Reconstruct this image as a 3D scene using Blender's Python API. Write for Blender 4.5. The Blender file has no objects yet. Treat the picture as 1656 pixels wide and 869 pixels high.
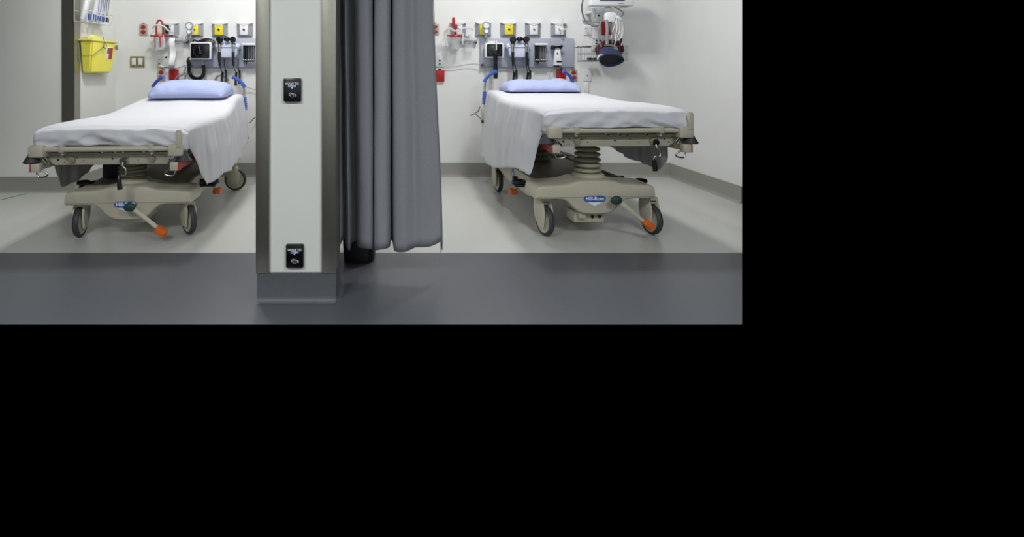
import bpy, bmesh, math, random
from mathutils import Vector, Matrix, noise
random.seed(7)
C = bpy.context.scene.collection
SC = bpy.context.scene
PI = math.pi
# ------------------------------------------------------------------ camera, world, lights, exposure
F = 850.0; VX = 635.0; VY = 118.0; CH = 1.117      # focal length (px), vanishing point (px), camera height (m)
cam = bpy.data.objects.new('camera', bpy.data.cameras.new('camera'))
C.objects.link(cam); cam.location = (0, 0, CH); cam.rotation_euler = (PI/2, 0, 0)
cam.data.sensor_width = 36; cam.data.lens = 36*F/1656
cam.data.shift_x = (828-VX)/1656; cam.data.shift_y = -(434.5-VY)/1656
cam.data.clip_start = .05; cam.data.clip_end = 50
SC.camera = cam
w = bpy.data.worlds.new('World'); SC.world = w; w.use_nodes = True
w.node_tree.nodes['Background'].inputs[0].default_value = (0, 0, 0, 1)
w.node_tree.nodes['Background'].inputs[1].default_value = 0
SC.view_settings.view_transform = 'Standard'; SC.view_settings.look = 'None'
SC.view_settings.exposure = 0; SC.view_settings.gamma = 1
try: SC.view_settings.use_curve_mapping = False
except Exception: pass
def area(name, loc, sx, sy, energy, col=(1, 1, 1), rot=(0, 0, 0)):
    l = bpy.data.lights.new(name, 'AREA'); l.shape = 'RECTANGLE'; l.size = sx; l.size_y = sy
    l.energy = energy; l.color = col
    o = bpy.data.objects.new(name, l); C.objects.link(o); o.location = loc; o.rotation_euler = rot
    return o
area('bay_ceiling_lamp', (-1.72, 4.36, 2.96), .26, .30, 36, (1, .995, .975))
area('bay_ceiling_lamp', (1.28, 4.36, 2.96), .26, .30, 36, (1, .995, .975))
area('bay_side_lamp', (-1.05, 4.60, 2.96), .20, .20, 12, (1, .995, .975))
area('bay_side_lamp', (.45, 4.30, 2.96), .20, .20, 12, (1, .995, .975))
area('corridor_ceiling_lamp', (-1.6, -.1, 2.96), 1.2, .6, 88, (.95, .98, 1))
area('corridor_ceiling_lamp', (1.6, -.1, 2.96), 1.2, .6, 94, (.95, .98, 1))

# ------------------------------------------------------------------ materials
def srgb(c):
    return tuple(((v/255)/12.92 if v/255 <= .04045 else ((v/255+.055)/1.055)**2.4) for v in c)
MATS = {}
def mat(name, col, rough=.5, metal=0, var=.04, scale=30, bump=0, alpha=1, emit=0, spec=.5, stretch=None, coat=0):
    if name in MATS: return MATS[name]
    m = bpy.data.materials.new(name); m.use_nodes = True
    nt = m.node_tree; n = nt.nodes; L = nt.links
    b = n['Principled BSDF']; c = srgb(col)
    tc = n.new('ShaderNodeTexCoord'); mp = n.new('ShaderNodeMapping'); nz = n.new('ShaderNodeTexNoise')
    L.new(tc.outputs['Object'], mp.inputs['Vector']); L.new(mp.outputs[0], nz.inputs['Vector'])
    if stretch: mp.inputs['Scale'].default_value = stretch
    nz.inputs['Scale'].default_value = scale; nz.inputs['Detail'].default_value = 4
    r = n.new('ShaderNodeValToRGB')
    r.color_ramp.elements[0].position = .3; r.color_ramp.elements[1].position = .7
    r.color_ramp.elements[0].color = tuple(v*(1-var) for v in c)+(1,)
    r.color_ramp.elements[1].color = tuple(min(1, v*(1+var)) for v in c)+(1,)
    L.new(nz.outputs['Fac'], r.inputs[0]); L.new(r.outputs[0], b.inputs['Base Color'])
    b.inputs['Roughness'].default_value = rough; b.inputs['Metallic'].default_value = metal
    b.inputs['Specular IOR Level'].default_value = spec; b.inputs['Alpha'].default_value = alpha
    b.inputs['Coat Weight'].default_value = coat
    if bump:
        bp = n.new('ShaderNodeBump'); bp.inputs['Strength'].default_value = bump; bp.inputs['Distance'].default_value = .002
        L.new(nz.outputs['Fac'], bp.inputs['Height']); L.new(bp.outputs[0], b.inputs['Normal'])
    if emit:
        b.inputs['Emission Color'].default_value = c+(1,); b.inputs['Emission Strength'].default_value = emit
    MATS[name] = m; return m
M_wall = mat('wall_paint', (226, 227, 226), .55, var=.01, scale=6, bump=.03)
M_panel = mat('wall_panel', (218, 220, 215), .45, var=.01, scale=4)
M_floor = mat('pale_sheet_floor', (193, 194, 189), .30, var=.03, scale=60, bump=.02)
M_cfloor = mat('dark_sheet_floor', (84, 87, 93), .38, var=.10, scale=140, bump=.03)
M_base = mat('cove_base_grey', (150, 149, 143), .5, var=.04, scale=80)
M_cbase = mat('cove_base_dark', (84, 88, 94), .5, var=.12, scale=140)
M_ceil = mat('ceiling_paint', (225, 225, 222), .8)
M_steel = mat('brushed_steel', (172, 170, 160), .36, .88, var=.06, scale=60, bump=.15, stretch=(1, 1, 14))
M_beige = mat('beige_plastic', (186, 181, 163), .42, var=.02, scale=20)
M_beige2 = mat('beige_metal', (178, 173, 155), .35, var=.03, scale=40)
M_deckb = mat('beige_cover', (142, 136, 120), .5, var=.05, scale=15)
M_bellow = mat('bellows_rubber', (160, 156, 138), .55, var=.04)
M_tyre = mat('grey_rubber', (52, 54, 58), .55, var=.1)
M_blk = mat('black_plastic', (16, 16, 19), .4, var=.1)
M_blkg = mat('black_gloss', (9, 9, 12), .3, var=.1)
M_navyd = mat('navy_dark', (22, 26, 38), .6, var=.1)
M_green = mat('green_pad', (30, 60, 52), .6)
M_orange = mat('orange_pad', (212, 98, 22), .55)
M_red = mat('red_plastic', (164, 22, 24), .4)
M_redl = mat('red_label', (176, 52, 44), .45)
M_blue = mat('blue_grip', (62, 96, 190), .4)
M_chrome = mat('chrome', (190, 188, 184), .22, 1, var=.02)
M_grey = mat('grey_plastic', (146, 149, 156), .45)
M_rail = mat('headwall_panel', (168, 172, 187), .45, var=.02)
M_white = mat('white_plastic', (228, 229, 231), .35, var=.01)
M_lblue = mat('pale_blue_plastic', (214, 220, 240), .3, var=.01)
M_yel = mat('yellow_plastic', (236, 218, 30), .4)
M_sharp = mat('sharps_yellow', (246, 236, 92), .35, var=.03, scale=8)
M_sharpt = mat('sharps_lid', (240, 234, 120), .3, alpha=.85)
M_clear = mat('clear_plastic', (228, 232, 234), .12, alpha=.22)
M_tube = mat('clear_tubing', (225, 228, 230), .2, alpha=.6)
M_wire = mat('grey_wire', (120, 120, 122), .4)
M_gcable = mat('grey_cable', (138, 142, 148), .45)
M_wcable = mat('white_cable', (220, 220, 222), .45)
M_navy = mat('navy_fabric', (38, 50, 82), .85, var=.12, scale=200)
M_maroon = mat('maroon_fabric', (74, 20, 34), .8)
M_paper = mat('white_paper', (235, 236, 236), .7, var=.01)
M_sheet = mat('white_sheet', (208, 209, 215), .85, var=.015, scale=250, bump=.15)
M_pillow = mat('blue_pillowcase', (172, 183, 224), .85, var=.03, scale=30, bump=.1)
M_screen = mat('screen_grey', (90, 98, 112), .15)
M_ink = mat('print_grey', (110, 112, 118), .6)
M_inkw = mat('print_white', (232, 236, 244), .5)
M_badge = mat('badge_blue', (58, 92, 168), .35)
M_led = mat('led_blue', (90, 120, 255), .3, emit=3)
M_brass = mat('brass_plate', (160, 150, 118), .35, .7)
M_tape = mat('green_tape', (92, 160, 70), .5)
M_oplate = mat('outlet_plate', (176, 168, 163), .35)
M_rec = mat('receptacle_red', (158, 44, 38), .4)
M_liteg = mat('light_grey_plate', (204, 207, 208), .35, var=.02)

# ------------------------------------------------------------------ helpers
def catmull(pts, n=8, closed=False):
    P = [Vector(p) for p in pts]; out = []
    N = len(P)
    if N < 3: return P
    for i in range(N if closed else N-1):
        g = (lambda k: P[k % N]) if closed else (lambda k: P[max(0, min(N-1, k))])
        p0, p1, p2, p3 = g(i-1), g(i), g(i+1), g(i+2)
        for j in range(n):
            t = j/n
            out.append(.5*((2*p1)+(p2-p0)*t+(2*p0-5*p1+4*p2-p3)*t*t+(3*p1-p0-3*p2+p3)*t**3))
    if not closed: out.append(P[-1])
    return out
class MB:
    def __init__(s): s.bm = bmesh.new()
    def box(s, c, size, bev=0, rot=None, seg=2):
        r = bmesh.ops.create_cube(s.bm, size=1); vs = r['verts']
        for v in vs: v.co = Vector((v.co.x*size[0], v.co.y*size[1], v.co.z*size[2]))
        if bev:
            es = list({e for v in vs for e in v.link_edges})
            q = bmesh.ops.bevel(s.bm, geom=es, offset=bev, segments=seg, affect='EDGES', profile=.5)
            vs = list({v for f in q['faces'] for v in f.verts} | {v for v in vs if v.is_valid})
        m = Matrix.Translation(c)
        if rot: m = m @ Matrix.Rotation(rot[0], 4, 'X') @ Matrix.Rotation(rot[1], 4, 'Y') @ Matrix.Rotation(rot[2], 4, 'Z')
        for v in vs: v.co = m @ v.co
        return s
    def cyl(s, p0, p1, r, r2=None, seg=20):
        r2 = r if r2 is None else r2
        p0, p1 = Vector(p0), Vector(p1); d = p1-p0
        q = d.normalized().to_track_quat('Z', 'Y').to_matrix()
        A = [s.bm.verts.new(p0+q @ Vector((math.cos(2*PI*i/seg)*r, math.sin(2*PI*i/seg)*r, 0))) for i in range(seg)]
        B = [s.bm.verts.new(p1+q @ Vector((math.cos(2*PI*i/seg)*r2, math.sin(2*PI*i/seg)*r2, 0))) for i in range(seg)]
        for i in range(seg): s.bm.faces.new((A[i], A[(i+1) % seg], B[(i+1) % seg], B[i]))
        s.bm.faces.new(A[::-1]); s.bm.faces.new(B)
        return s
    def lathe(s, prof, o=(0, 0, 0), axis=(0, 0, 1), seg=28, closed=False, sx=1):
        # prof: (radius, height along the axis)
        q = Vector(axis).normalized().to_track_quat('Z', 'Y').to_matrix(); o = Vector(o); R = []
        for r, h in prof:
            R.append([s.bm.verts.new(o+q @ Vector((math.cos(2*PI*i/seg)*r*sx, math.sin(2*PI*i/seg)*r, h))) for i in range(seg)])
        n = len(R)
        for k in range(n if closed else n-1):
            a, b = R[k], R[(k+1) % n]
            for i in range(seg): s.bm.faces.new((a[i], a[(i+1) % seg], b[(i+1) % seg], b[i]))
        if not closed:
            s.bm.faces.new(R[0][::-1]); s.bm.faces.new(R[-1])
        return s
    def tube(s, pts, r, n=8, smooth=True, closed=False, seg=10, rf=None):
        P = catmull(pts, n, closed) if smooth else [Vector(p) for p in pts]
        N = len(P); rings = []; prev = None
        for i, p in enumerate(P):
            if closed: d = P[(i+1) % N]-P[i-1]
            else: d = P[min(N-1, i+1)]-P[max(0, i-1)]
            d.normalize()
            if prev is None:
                up = Vector((0, 0, 1)) if abs(d.z) < .9 else Vector((1, 0, 0))
                a = d.cross(up).normalized()
            else:
                a = (prev-d*prev.dot(d)).normalized()
            prev = a; b = d.cross(a); rr = rf(i/(N-1)) if rf else r
            rings.append([s.bm.verts.new(p+(a*math.cos(2*PI*k/seg)+b*math.sin(2*PI*k/seg))*rr) for k in range(seg)])
        for i in range(N if closed else N-1):
            A, B = rings[i], rings[(i+1) % N]
            for k in range(seg): s.bm.faces.new((A[k], A[(k+1) % seg], B[(k+1) % seg], B[k]))
        if not closed:
            s.bm.faces.new(rings[0][::-1]); s.bm.faces.new(rings[-1])
        return s
    def prism(s, poly, a, b, axis='y', bev=0):
        # poly in the plane normal to the axis: y -> (x,z), z -> (x,y), x -> (y,z)
        f = {'y': lambda p, t: (p[0], t, p[1]), 'z': lambda p, t: (p[0], p[1], t), 'x': lambda p, t: (t, p[0], p[1])}[axis]
        A = [s.bm.verts.new(f(p, a)) for p in poly]; B = [s.bm.verts.new(f(p, b)) for p in poly]; n = len(poly)
        fs = [s.bm.faces.new((A[i], A[(i+1) % n], B[(i+1) % n], B[i])) for i in range(n)]
        fs.append(s.bm.faces.new(A[::-1])); fs.append(s.bm.faces.new(B))
        if bev:
            es = list({e for fc in fs[-2:] for e in fc.edges})
            bmesh.ops.bevel(s.bm, geom=es, offset=bev, segments=2, affect='EDGES', profile=.5)
        return s
    def sphere(s, c, r, sc=(1, 1, 1), u=20, v=12):
        q = bmesh.ops.create_uvsphere(s.bm, u_segments=u, v_segments=v, radius=r)
        for x in q['verts']: x.co = Vector((x.co.x*sc[0], x.co.y*sc[1], x.co.z*sc[2]))+Vector(c)
        return s
    def grid(s, fn, nu, nv, cu=False):
        V = [[s.bm.verts.new(fn(i/(nu-1) if not cu else i/nu, j/(nv-1))) for i in range(nu)] for j in range(nv)]
        for j in range(nv-1):
            for i in range(nu if cu else nu-1):
                s.bm.faces.new((V[j][i], V[j][(i+1) % nu], V[j+1][(i+1) % nu], V[j+1][i]))
        return s
    def text(s, body, size, c=(0, 0, 0), depth=.0006):
        # lettering standing in the xz plane, facing -y, centred on c
        cu = bpy.data.curves.new('t', 'FONT'); cu.body = body; cu.size = size; cu.extrude = depth; cu.offset = size*.015
        cu.align_x = 'CENTER'; cu.align_y = 'CENTER'
        o = bpy.data.objects.new('t', cu); C.objects.link(o)
        bpy.context.view_layer.update()
        me = bpy.data.meshes.new_from_object(o.evaluated_get(bpy.context.evaluated_depsgraph_get()))
        n0 = len(s.bm.verts); s.bm.from_mesh(me); s.bm.verts.ensure_lookup_table()
        for v in s.bm.verts[n0:]: v.co = Vector((v.co.x+c[0], -v.co.z+c[1], v.co.y+c[2]))
        bpy.data.objects.remove(o); bpy.data.curves.remove(cu); bpy.data.meshes.remove(me)
        return s
    def loft(s, poly, secs):
        # poly in the xz plane, secs = [(y, inset)]: a moulded cover with softly rolled ends
        P = [Vector((x, 0, z)) for x, z in poly]
        for _ in range(2):
            Q = []
            for i in range(len(P)):
                a, b_ = P[i], P[(i+1) % len(P)]; Q += [a*.75+b_*.25, a*.25+b_*.75]
            P = Q
        n = len(P); A = sum(P[i].x*P[(i+1) % n].z-P[(i+1) % n].x*P[i].z for i in range(n))
        sg = 1 if A > 0 else -1; N = []
        for i in range(n):
            d = (P[(i+2) % n]-P[i-2]).normalized(); N.append(Vector((-d.z, 0, d.x))*sg)
        R = [[s.bm.verts.new((P[i]+N[i]*ins)+Vector((0, y, 0))) for i in range(n)] for y, ins in secs]
        for k in range(len(R)-1):
            for i in range(n): s.bm.faces.new((R[k][i], R[k][(i+1) % n], R[k+1][(i+1) % n], R[k+1][i]))
        s.bm.faces.new(R[0][::-1]); s.bm.faces.new(R[-1])
        return s
    def build(s, name, m, parent=None, smooth=40, solid=0, off=0):
        bmesh.ops.recalc_face_normals(s.bm, faces=s.bm.faces)
        me = bpy.data.meshes.new(name); s.bm.to_mesh(me); s.bm.free()
        me.materials.append(m)
        o = bpy.data.objects.new(name, me); C.objects.link(o)
        if parent: o.parent = parent
        if smooth:
            for p in me.polygons: p.use_smooth = True
            try: me.set_sharp_from_angle(angle=math.radians(smooth))
            except Exception: pass
        if solid:
            md = o.modifiers.new('solidify', 'SOLIDIFY'); md.thickness = solid; md.offset = off
        return o
def thing(name, label, cat, loc=(0, 0, 0), rz=0, group=None):
    o = bpy.data.objects.new(name, None); C.objects.link(o); o.location = loc; o.rotation_euler = (0, 0, rz)
    o.empty_display_size = .05
    o['label'] = label; o['category'] = cat
    if group: o['group'] = group
    return o
def tag(o, label, cat, group=None):
    o['label'] = label; o['category'] = cat
    if group: o['group'] = group
    return o
def struct(o): o['kind'] = 'structure'; return o
D = 5.667; SB = F/D
def wall(px, py, off=0, fd=None):  # a point on the back wall; off: out from the wall, fd: how far its face stands out
    s = (D-(off if fd is None else fd))/F
    return ((px-VX)*s, D-off, CH-(py-VY)*s)

# ------------------------------------------------------------------ the setting
XR = 2.987; XL = -2.98; YT = 3.263; YN = 2.333; K = 565/F; H = 3.0
struct(MB().prism([(-3.95, YT), (K*YT, YT), (XR, XR/K), (XR, D), (-3.95, D)], -.05, 0, 'z').build('floor', M_floor))
struct(MB().prism([(-3.95, YN), (K*YN, YN), (K*YT, YT), (-3.95, YT)], -.001, 0, 'z').build('floor', M_cfloor))
struct(MB().box((-.4, 1.9, H+.03), (7.2, 7.7, .06)).build('ceiling', M_ceil))
struct(MB().box((-.4, D+.06, H/2), (7.2, .12, H)).build('wall_back', M_wall))
struct(MB().prism([(XR, XR/K), (XR, D), (XR+.1, D), (XR+.1, (XR+.1)/K)], 0, H, 'z').build('wall_right', M_wall))
# left: a wall facing the corridor, its return running back to the back wall
YL = 4.92
lw = struct(MB().prism([(XL, YL+.015), (XL, D), (XL-.12, D), (XL-.12, YL+.12), (-3.95, YL+.12), (-3.95, YL), (XL-.03, YL)], 0, H, 'z').build('wall_left', M_panel))
struct(MB().prism([(XL-.115, YL-.004), (XL+.004, YL-.004), (XL+.004, YL+.09), (XL-.001, YL+.09), (XL-.001, YL), (XL-.115, YL)], .15, H, 'z').build('trim_1', M_steel))
struct(MB().box((-.4, -1.66, H/2), (7.2, .12, H)).build('wall_front', M_panel))
def cove(p0, p1, nrm, m, name, h=.145, t=.008):
    # flash-coved skirting with a small radius at the floor; nrm points into the room
    p0, p1, nv = Vector(p0).to_3d(), Vector(p1).to_3d(), Vector(nrm).to_3d()
    prof = [(0, h), (t, h), (t, .03), (t+.004, .014), (t+.012, .004), (t+.024, .0008), (0, .0008)]
    b = MB(); bm = b.bm
    A = [bm.verts.new(p0+nv*a+Vector((0, 0, z))) for a, z in prof]; B = [bm.verts.new(p1+nv*a+Vector((0, 0, z))) for a, z in prof]
    n = len(prof)
    for i in range(n): bm.faces.new((A[i], A[(i+1) % n], B[(i+1) % n], B[i]))
    bm.faces.new(A[::-1]); bm.faces.new(B)
    return struct(b.build(name, m))
cove((XL, D), (XR, D), (0, -1), M_base, 'baseboard_back')
cove((XR, XR/K), (XR, D), (-1, 0), M_base, 'baseboard_right')
cove((-3.95, YL), (XL+.004, YL), (0, -1), M_base, 'baseboard_left')
cove((XL, YL), (XL, D), (1, 0), M_base, 'baseboard_left')
# dividing wall between the bays, with its steel-cased end facing the corridor
PX0, PX1, PY = -.666, -.277, F/332
struct(MB().box(((-.60-.335)/2, (PY+.2+D)/2, H/2), (.265, D-PY-.2, H)).build('wall_middle', M_wall))
pil = struct(MB().box(((PX0+PX1)/2, PY+.11, (H+.142)/2), (PX1-PX0-.012, .2, H-.142)).build('wall_middle', M_panel))
for x0, x1, nm in ((PX0, PX0+.066, 'trim_2'), (PX1-.068, PX1, 'trim_3')):
    b = MB(); sgn = -1 if nm == 'trim_2' else 1
    b.box(((x0+x1)/2, PY+.0, (H+.142)/2), (x1-x0, .012, H-.142), .002)
    xo = x0 if sgn < 0 else x1
    b.box((xo-sgn*.004, PY+.105, (H+.142)/2), (.008, .21, H-.142), .002)
    struct(b.build(nm, M_steel))
struct(MB().prism([(PX0+.005, PY), (PX1+.0, PY), (PX1+.0, PY+.21), (PX0+.005, PY+.21)], 0, .141, 'z').build('baseboard_middle', M_cbase))
for p0, p1, nr in (((PX0+.005, PY), (PX1, PY), (0, -1)), ((PX1, PY), (PX1, PY+.21), (1, 0))):
    cove(p0, p1, nr, M_cbase, 'baseboard_middle', .14, .002)
# ------------------------------------------------------------------ stretchers
def caster(parent, x, y, yaw, R=.104, top=.268):
    e = Matrix.Translation((x, y, 0)) @ Matrix.Rotation(yaw, 4, 'Z')
    off = -.035     # the wheel trails behind its swivel
    def fin(b, name, m, par):
        for v in b.bm.verts: v.co = e @ v.co
        return b.build(name, m, par)
    b = MB()
    b.cyl((0, 0, R+.115), (0, 0, top+.01), .026)
    b.box((0, 0, R+.118), (.062, .088, .03), .01)
    # moulded fork cheeks with a rounded lower end
    for s in (-1, 1):
        poly = [(.050, top-.012), (-.050, top-.012), (-.082, R+.07), (-.080, R+.02), (off-.030, R-.045), (off+.026, R-.050), (.040, R+.01), (.056, R+.07)]
        b.prism(poly, s*.024, s*.037, 'x', .003)
    b.box((0, .0, top-.034), (.082, .108, .052), .014, None, 3)
    fork = fin(b, 'caster', M_beige, parent)
    fin(MB().box((0, -.0545, top-.036), (.040, .003, .006), .001), 'fork_slot', M_blk, fork)
    c = (0, off, R)
    t = MB().lathe([(R-.02, -.017), (R-.008, -.019), (R-.002, -.012), (R, 0), (R-.002, .012), (R-.008, .019), (R-.02, .017)], c, (1, 0, 0), 36, True)
    fin(t, 'tire', M_tyre, fork)
    h = MB().lathe([(.012, -.022), (.02, -.016), (.05, -.008), (R-.03, -.011), (R-.0195, -.0165), (R-.0195, .0165), (R-.03, .011), (.05, .008), (.02, .016), (.012, .022)], c, (1, 0, 0), 36)
    fin(h, 'wheel_hub', M_beige, fork)
def ramp(x, x0, x1):
    t = max(0, min(1, (x-x0)/(x1-x0))); return t*t*(3-2*t)
def ztop(y, zt, rise, hinge=-.05):
    # height of the mattress top along the bed, head section raised
    t = max(0, min(1, (y-hinge)/.95)); t = t*t*(3-2*t)*.75+t*.25
    return zt+rise*t
def stretcher(name, label, loc, rz, lift, rise, yaws, mir, bx, px, tray, lx, bz, cl=0):
    """origin on the floor under the middle; -y is the foot end. lift: drop of the litter; mir: open side (+1 right, -1 left)"""
    T = thing(name, label, 'stretcher', loc, math.radians(rz), 'hospital stretchers')
    zl = lift                                    # shift of everything above the lifting columns
    # --- base
    hood = [(.395, .266), (.412, .270), (.414, .30), (.406, .338), (.392, .354), (.365, .362), (.24, .366), (.165, .374), (.115, .396)]
    hood = [(-x, z) for x, z in hood]+[(x, z) for x, z in hood[::-1]]+[(.235, .266), (.205, .258), (.178, .238), (.150, .205), (.115, .178), (.06, .163), (-.06, .163), (-.115, .178), (-.150, .205), (-.178, .238), (-.205, .258), (-.235, .266)]
    hood = [(x, z+bz) for x, z in hood]
    b = MB(); b.loft([(x+bx, z) for x, z in hood], [(-.80, .016), (-.797, .009), (-.790, .004), (-.775, 0), (-.56, 0), (-.545, .004), (-.54, .012)])
    hd = b.build('base_hood', M_beige, T, 60)
    b = MB(); b.lathe([(.165, .345+bz), (.15, .362+bz), (.125, .378+bz), (.112, .395+bz), (.104, .41+bz), (.08, .415+bz)], (bx*.6-.01, -.62, 0), (0, 0, 1), 36)
    b.build('bellows_skirt', M_beige, hd, 60)
    b = MB(); b.loft([(x+bx, z-.01-bz) for x, z in hood if z > .262+bz], [(.57, .006), (.58, 0), (.765, 0), (.78, .014)])
    b.build('base_hood', M_beige, T)
    b = MB()      # flat cover between the two hoods, humped along the middle
    poly = [(-.315, .21), (-.315, .30), (-.26, .335), (-.1, .325), (.1, .325), (.26, .335), (.315, .30), (.315, .21)]
    b.prism([(x+bx, z) for x, z in poly], -.57, .58, 'y', .004)
    b.build('base_cover', M_deckb, T)
    for s in (-1, 1):
        b = MB(); b.prism([(-.60, .25), (-.60, .325), (-.45, .345), (.55, .335), (.6, .25), (.2, .2), (-.4, .2)], bx+s*.318, bx+s*.342, 'x', .004)
        sb = b.build('side_beam', M_beige, T)
        st = MB(); st.cyl((bx+s*.3422, .02, .285), (bx+s*.3437, .02, .285), .042, seg=24)
        lb = st.build('round_sticker', M_badge, sb)
        st = MB(); st.box((bx+s*.3442, .02, .29), (.001, .05, .006)).box((bx+s*.3442, .02, .275), (.001, .035, .006)); st.build('sticker_lines', M_inkw, sb)
    b = MB(); b.box((bx-.02, -.66, .13), (.21, .15, .07), .008).box((bx-.08, -.70, .155), (.05, .14, .05), .006).box((bx+.07, -.62, .15), (.08, .1, .06), .006)
    b.cyl((bx-.11, -.72, .13), (bx+.08, -.72, .13), .012)
    lk = b.build('brake_linkage', M_beige2, T)
    for x in (-.06, 0, .05): MB().cyl((bx+x, -.736, .135), (bx+x, -.742, .135), .011).build('bolt', M_blk, lk)
    n_before = set(C.objects)
    # badge on the front of the base
    hx = bx-.01
    b = MB()
    pl = [(hx+math.cos(a)*.028+(.047 if math.cos(a) > 0 else -.047), .272+math.sin(a)*.021) for a in [i*2*PI/24 for i in range(24)]]
    b.prism(pl, -.8035, -.7995, 'y')
    bd = b.build('badge', M_badge, T)
    b = MB(); b.prism([(hx-.05, .2475), (hx+.05, .2475), (hx, .226)], -.802, -.7998, 'y'); b.build('badge_triangle', M_inkw, bd)
    b = MB(); b.text('Hill-Rom', .034, (hx, -.8045, .273)); b.build('badge_lettering', M_inkw, bd)
    for o in set(C.objects)-n_before: o.data.transform(Matrix.Translation((0, 0, bz)))
    # --- casters
    for (x, y), a in zip(((-.375+cl, -.665), (.375, -.665), (-.375, .665), (.375, .665)), yaws):
        caster(T, x+bx*.3, y, math.radians(a), top=.268+bz)
    # --- steer pedal at the foot end
    n_before = set(C.objects)
    b = MB(); gx = px
    b.tube([(gx, -.80, .285), (gx+.02, -.85, .262), (gx+.10, -.86, .20), (gx+.18, -.87, .135)], .012, rf=lambda t: .013-.002*t)
    b.box((gx+.105, -.86, .197), (.21, .012, .03), .004, (0, math.radians(40), 0))
    pd = b.build('steer_pedal', M_beige, T)
    MB().sphere((gx+.0, -.862, .275), .034, (1.15, .55, .85)).build('green_pad', M_green, pd)
    b = MB(); b.box((gx+.205, -.875, .118), (.075, .055, .045), .012, (0, math.radians(38), 0))
    for k in range(4): b.box((gx+.187+.014*k, -.902, .134-.011*k), (.005, .006, .04), .001, (0, math.radians(38), 0))
    b.build('orange_pad', M_orange, pd)
    for o in set(C.objects)-n_before: o.data.transform(Matrix.Translation((0, 0, bz*1.2)))
    # --- brake and height pedals on both long sides
    for s in (-1, 1):
        b = MB()
        b.tube([(s*.33+bx, -.33, .272), (s*.40, -.33, .285), (s*.44, -.33, .288), (s*.52, -.33, .290)], .02, rf=lambda t: .014+.012*abs(math.sin(t*6.2)))
        b.box((s*.43, -.33, .262), (.14, .05, .018), .006)
        sp = b.build('side_pedal', M_blk, T)
        MB().tube([(s*.34+bx, -.12, .26), (s*.40, -.10, .262), (s*.45, -.10, .262)], .026).build('brake_hub', M_blk, sp)
        b = MB(); b.box((s*.44, -.06, .158), (.06, .09, .04), .012); b.build('orange_pad', M_orange, sp)
        MB().tube([(s*.36, -.08, .24), (s*.40, -.07, .20), (s*.43, -.06, .175)], .009).build('pedal_arm', M_beige2, sp)
    # --- lifting columns in pleated bellows
    nlit = set(C.objects)
    for yy, zb in ((-.60, .375+bz), (.45, .325)):
        b = MB(); n = 7; ztp = .635+zl
        prof = [(.05, zb-.02)]
        for k in range(n):
            z0 = zb+(ztp-zb)*k/n; dz = (ztp-zb)/n; R = .098-.014*k/n
            prof += [(R-.036, z0), (R-.006, z0+dz*.25), (R, z0+dz*.5), (R-.006, z0+dz*.75)]
        prof += [(.06, ztp)]
        b.lathe(prof, (bx*.5-.02, yy, 0), (0, 0, 1), 32, sx=1)
        b.build('lift_bellows', M_bellow, T)
    # --- litter: everything above the columns
    def Z(v): return v+zl
    b = MB()
    b.box((0, .0, Z(.757)), (.84, 1.80, .022), .008)
    for s in (-1, 1):
        b.box((s*.41, .0, Z(.735)), (.035, 1.82, .035), .006)
        b.box((s*.22, .0, Z(.69)), (.04, 1.5, .06), .006)
    b.build('mattress_deck', M_beige2, T)
    b = MB()      # punched cross plate hanging below the foot bar
    b.prism([(-.44, Z(.703)), (.44, Z(.703)), (.40, Z(.66)), (.36, Z(.637)), (-.36, Z(.637)), (-.40, Z(.66))], -.90, -.86, 'y', .006)
    b.box((0, -.87, Z(.712)), (.86, .10, .014), .004)
    b.box((0, -.72, Z(.72)), (.80, .06, .04), .005)
    b.box((-.1, -.80, Z(.725)), (.3, .1, .02), .004)
    cp = b.build('cross_plate', M_beige2, T)
    for x, r, z in ((-.34, .007, .672), (-.30, .004, .69), (-.30, .004, .655), (-.22, .004, .685), (-.18, .004, .665), (.0, .006, .675), (.1, .004, .685), (.16, .004, .665), (.33, .004, .685), (.36, .005, .665)):
        MB().cyl((x, -.9005, Z(z)), (x, -.9022, Z(z)), r, seg=12).build('punched_hole', M_blk, cp)
    for x in (-.25, .25): MB().cyl((x, -.90, Z(.672)), (x, -.918, Z(.672)), .023, .020).cyl((x, -.918, Z(.672)), (x, -.924, Z(.672)), .010).build('pivot_boss', M_deckb, cp)
    b = MB()
    b.tube([(-.40, -.965, Z(.748)), (0, -.972, Z(.748)), (.40, -.965, Z(.748))], .0175, seg=14)
    fb = b.build('foot_bar', M_beige, T)
    for x in (-.28, .27): MB().box((x, -.965, Z(.752)), (.03, .042, .044), .004).box((x, -.945, Z(.735)), (.016, .05, .05), .003).build('bar_bracket', M_beige2, fb)
    b = MB()
    for x in (-.06, .02, .07, .2): b.box((x, -.915, Z(.718)), (.022, .02, .012), .002)
    b.cyl((-.2, -.91, Z(.715)), (.3, -.91, Z(.715)), .006)
    b.build('latch_rod', M_chrome, T)
    for s in (-1, 1):
        b = MB()
        b.box((s*.425, -.94, Z(.738)), (.095, .12, .078), .014)
        if s > 0: b.box((s*.448, -.990, Z(.805)), (.034, .030, .105), .006).cyl((s*.448, -.990, Z(.857)), (s*.448, -.990, Z(.866)), .014)
        b.tube([(s*.40, -.965, Z(.748)), (s*.43, -.96, Z(.748))], .024)
        cb = b.build('corner_block', M_beige, T)
        b = MB(); b.lathe([(.020, .728), (.026, .708), (.044, .678), (.050, .668), (.046, .662)], (s*.468, -.955, zl), (0, 0, 1), 24, sx=1)
        b.build('corner_bumper', M_tyre, cb)
        b = MB(); b.box((s*.395, -.95, Z(.675)), (.012, .03, .07), .003, (0, s*math.radians(40), 0)).box((s*.42, -.945, Z(.692)), (.012, .03, .06), .003, (0, s*math.radians(40), 0))
        b.build('bumper_strut', M_chrome, cb)
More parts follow.
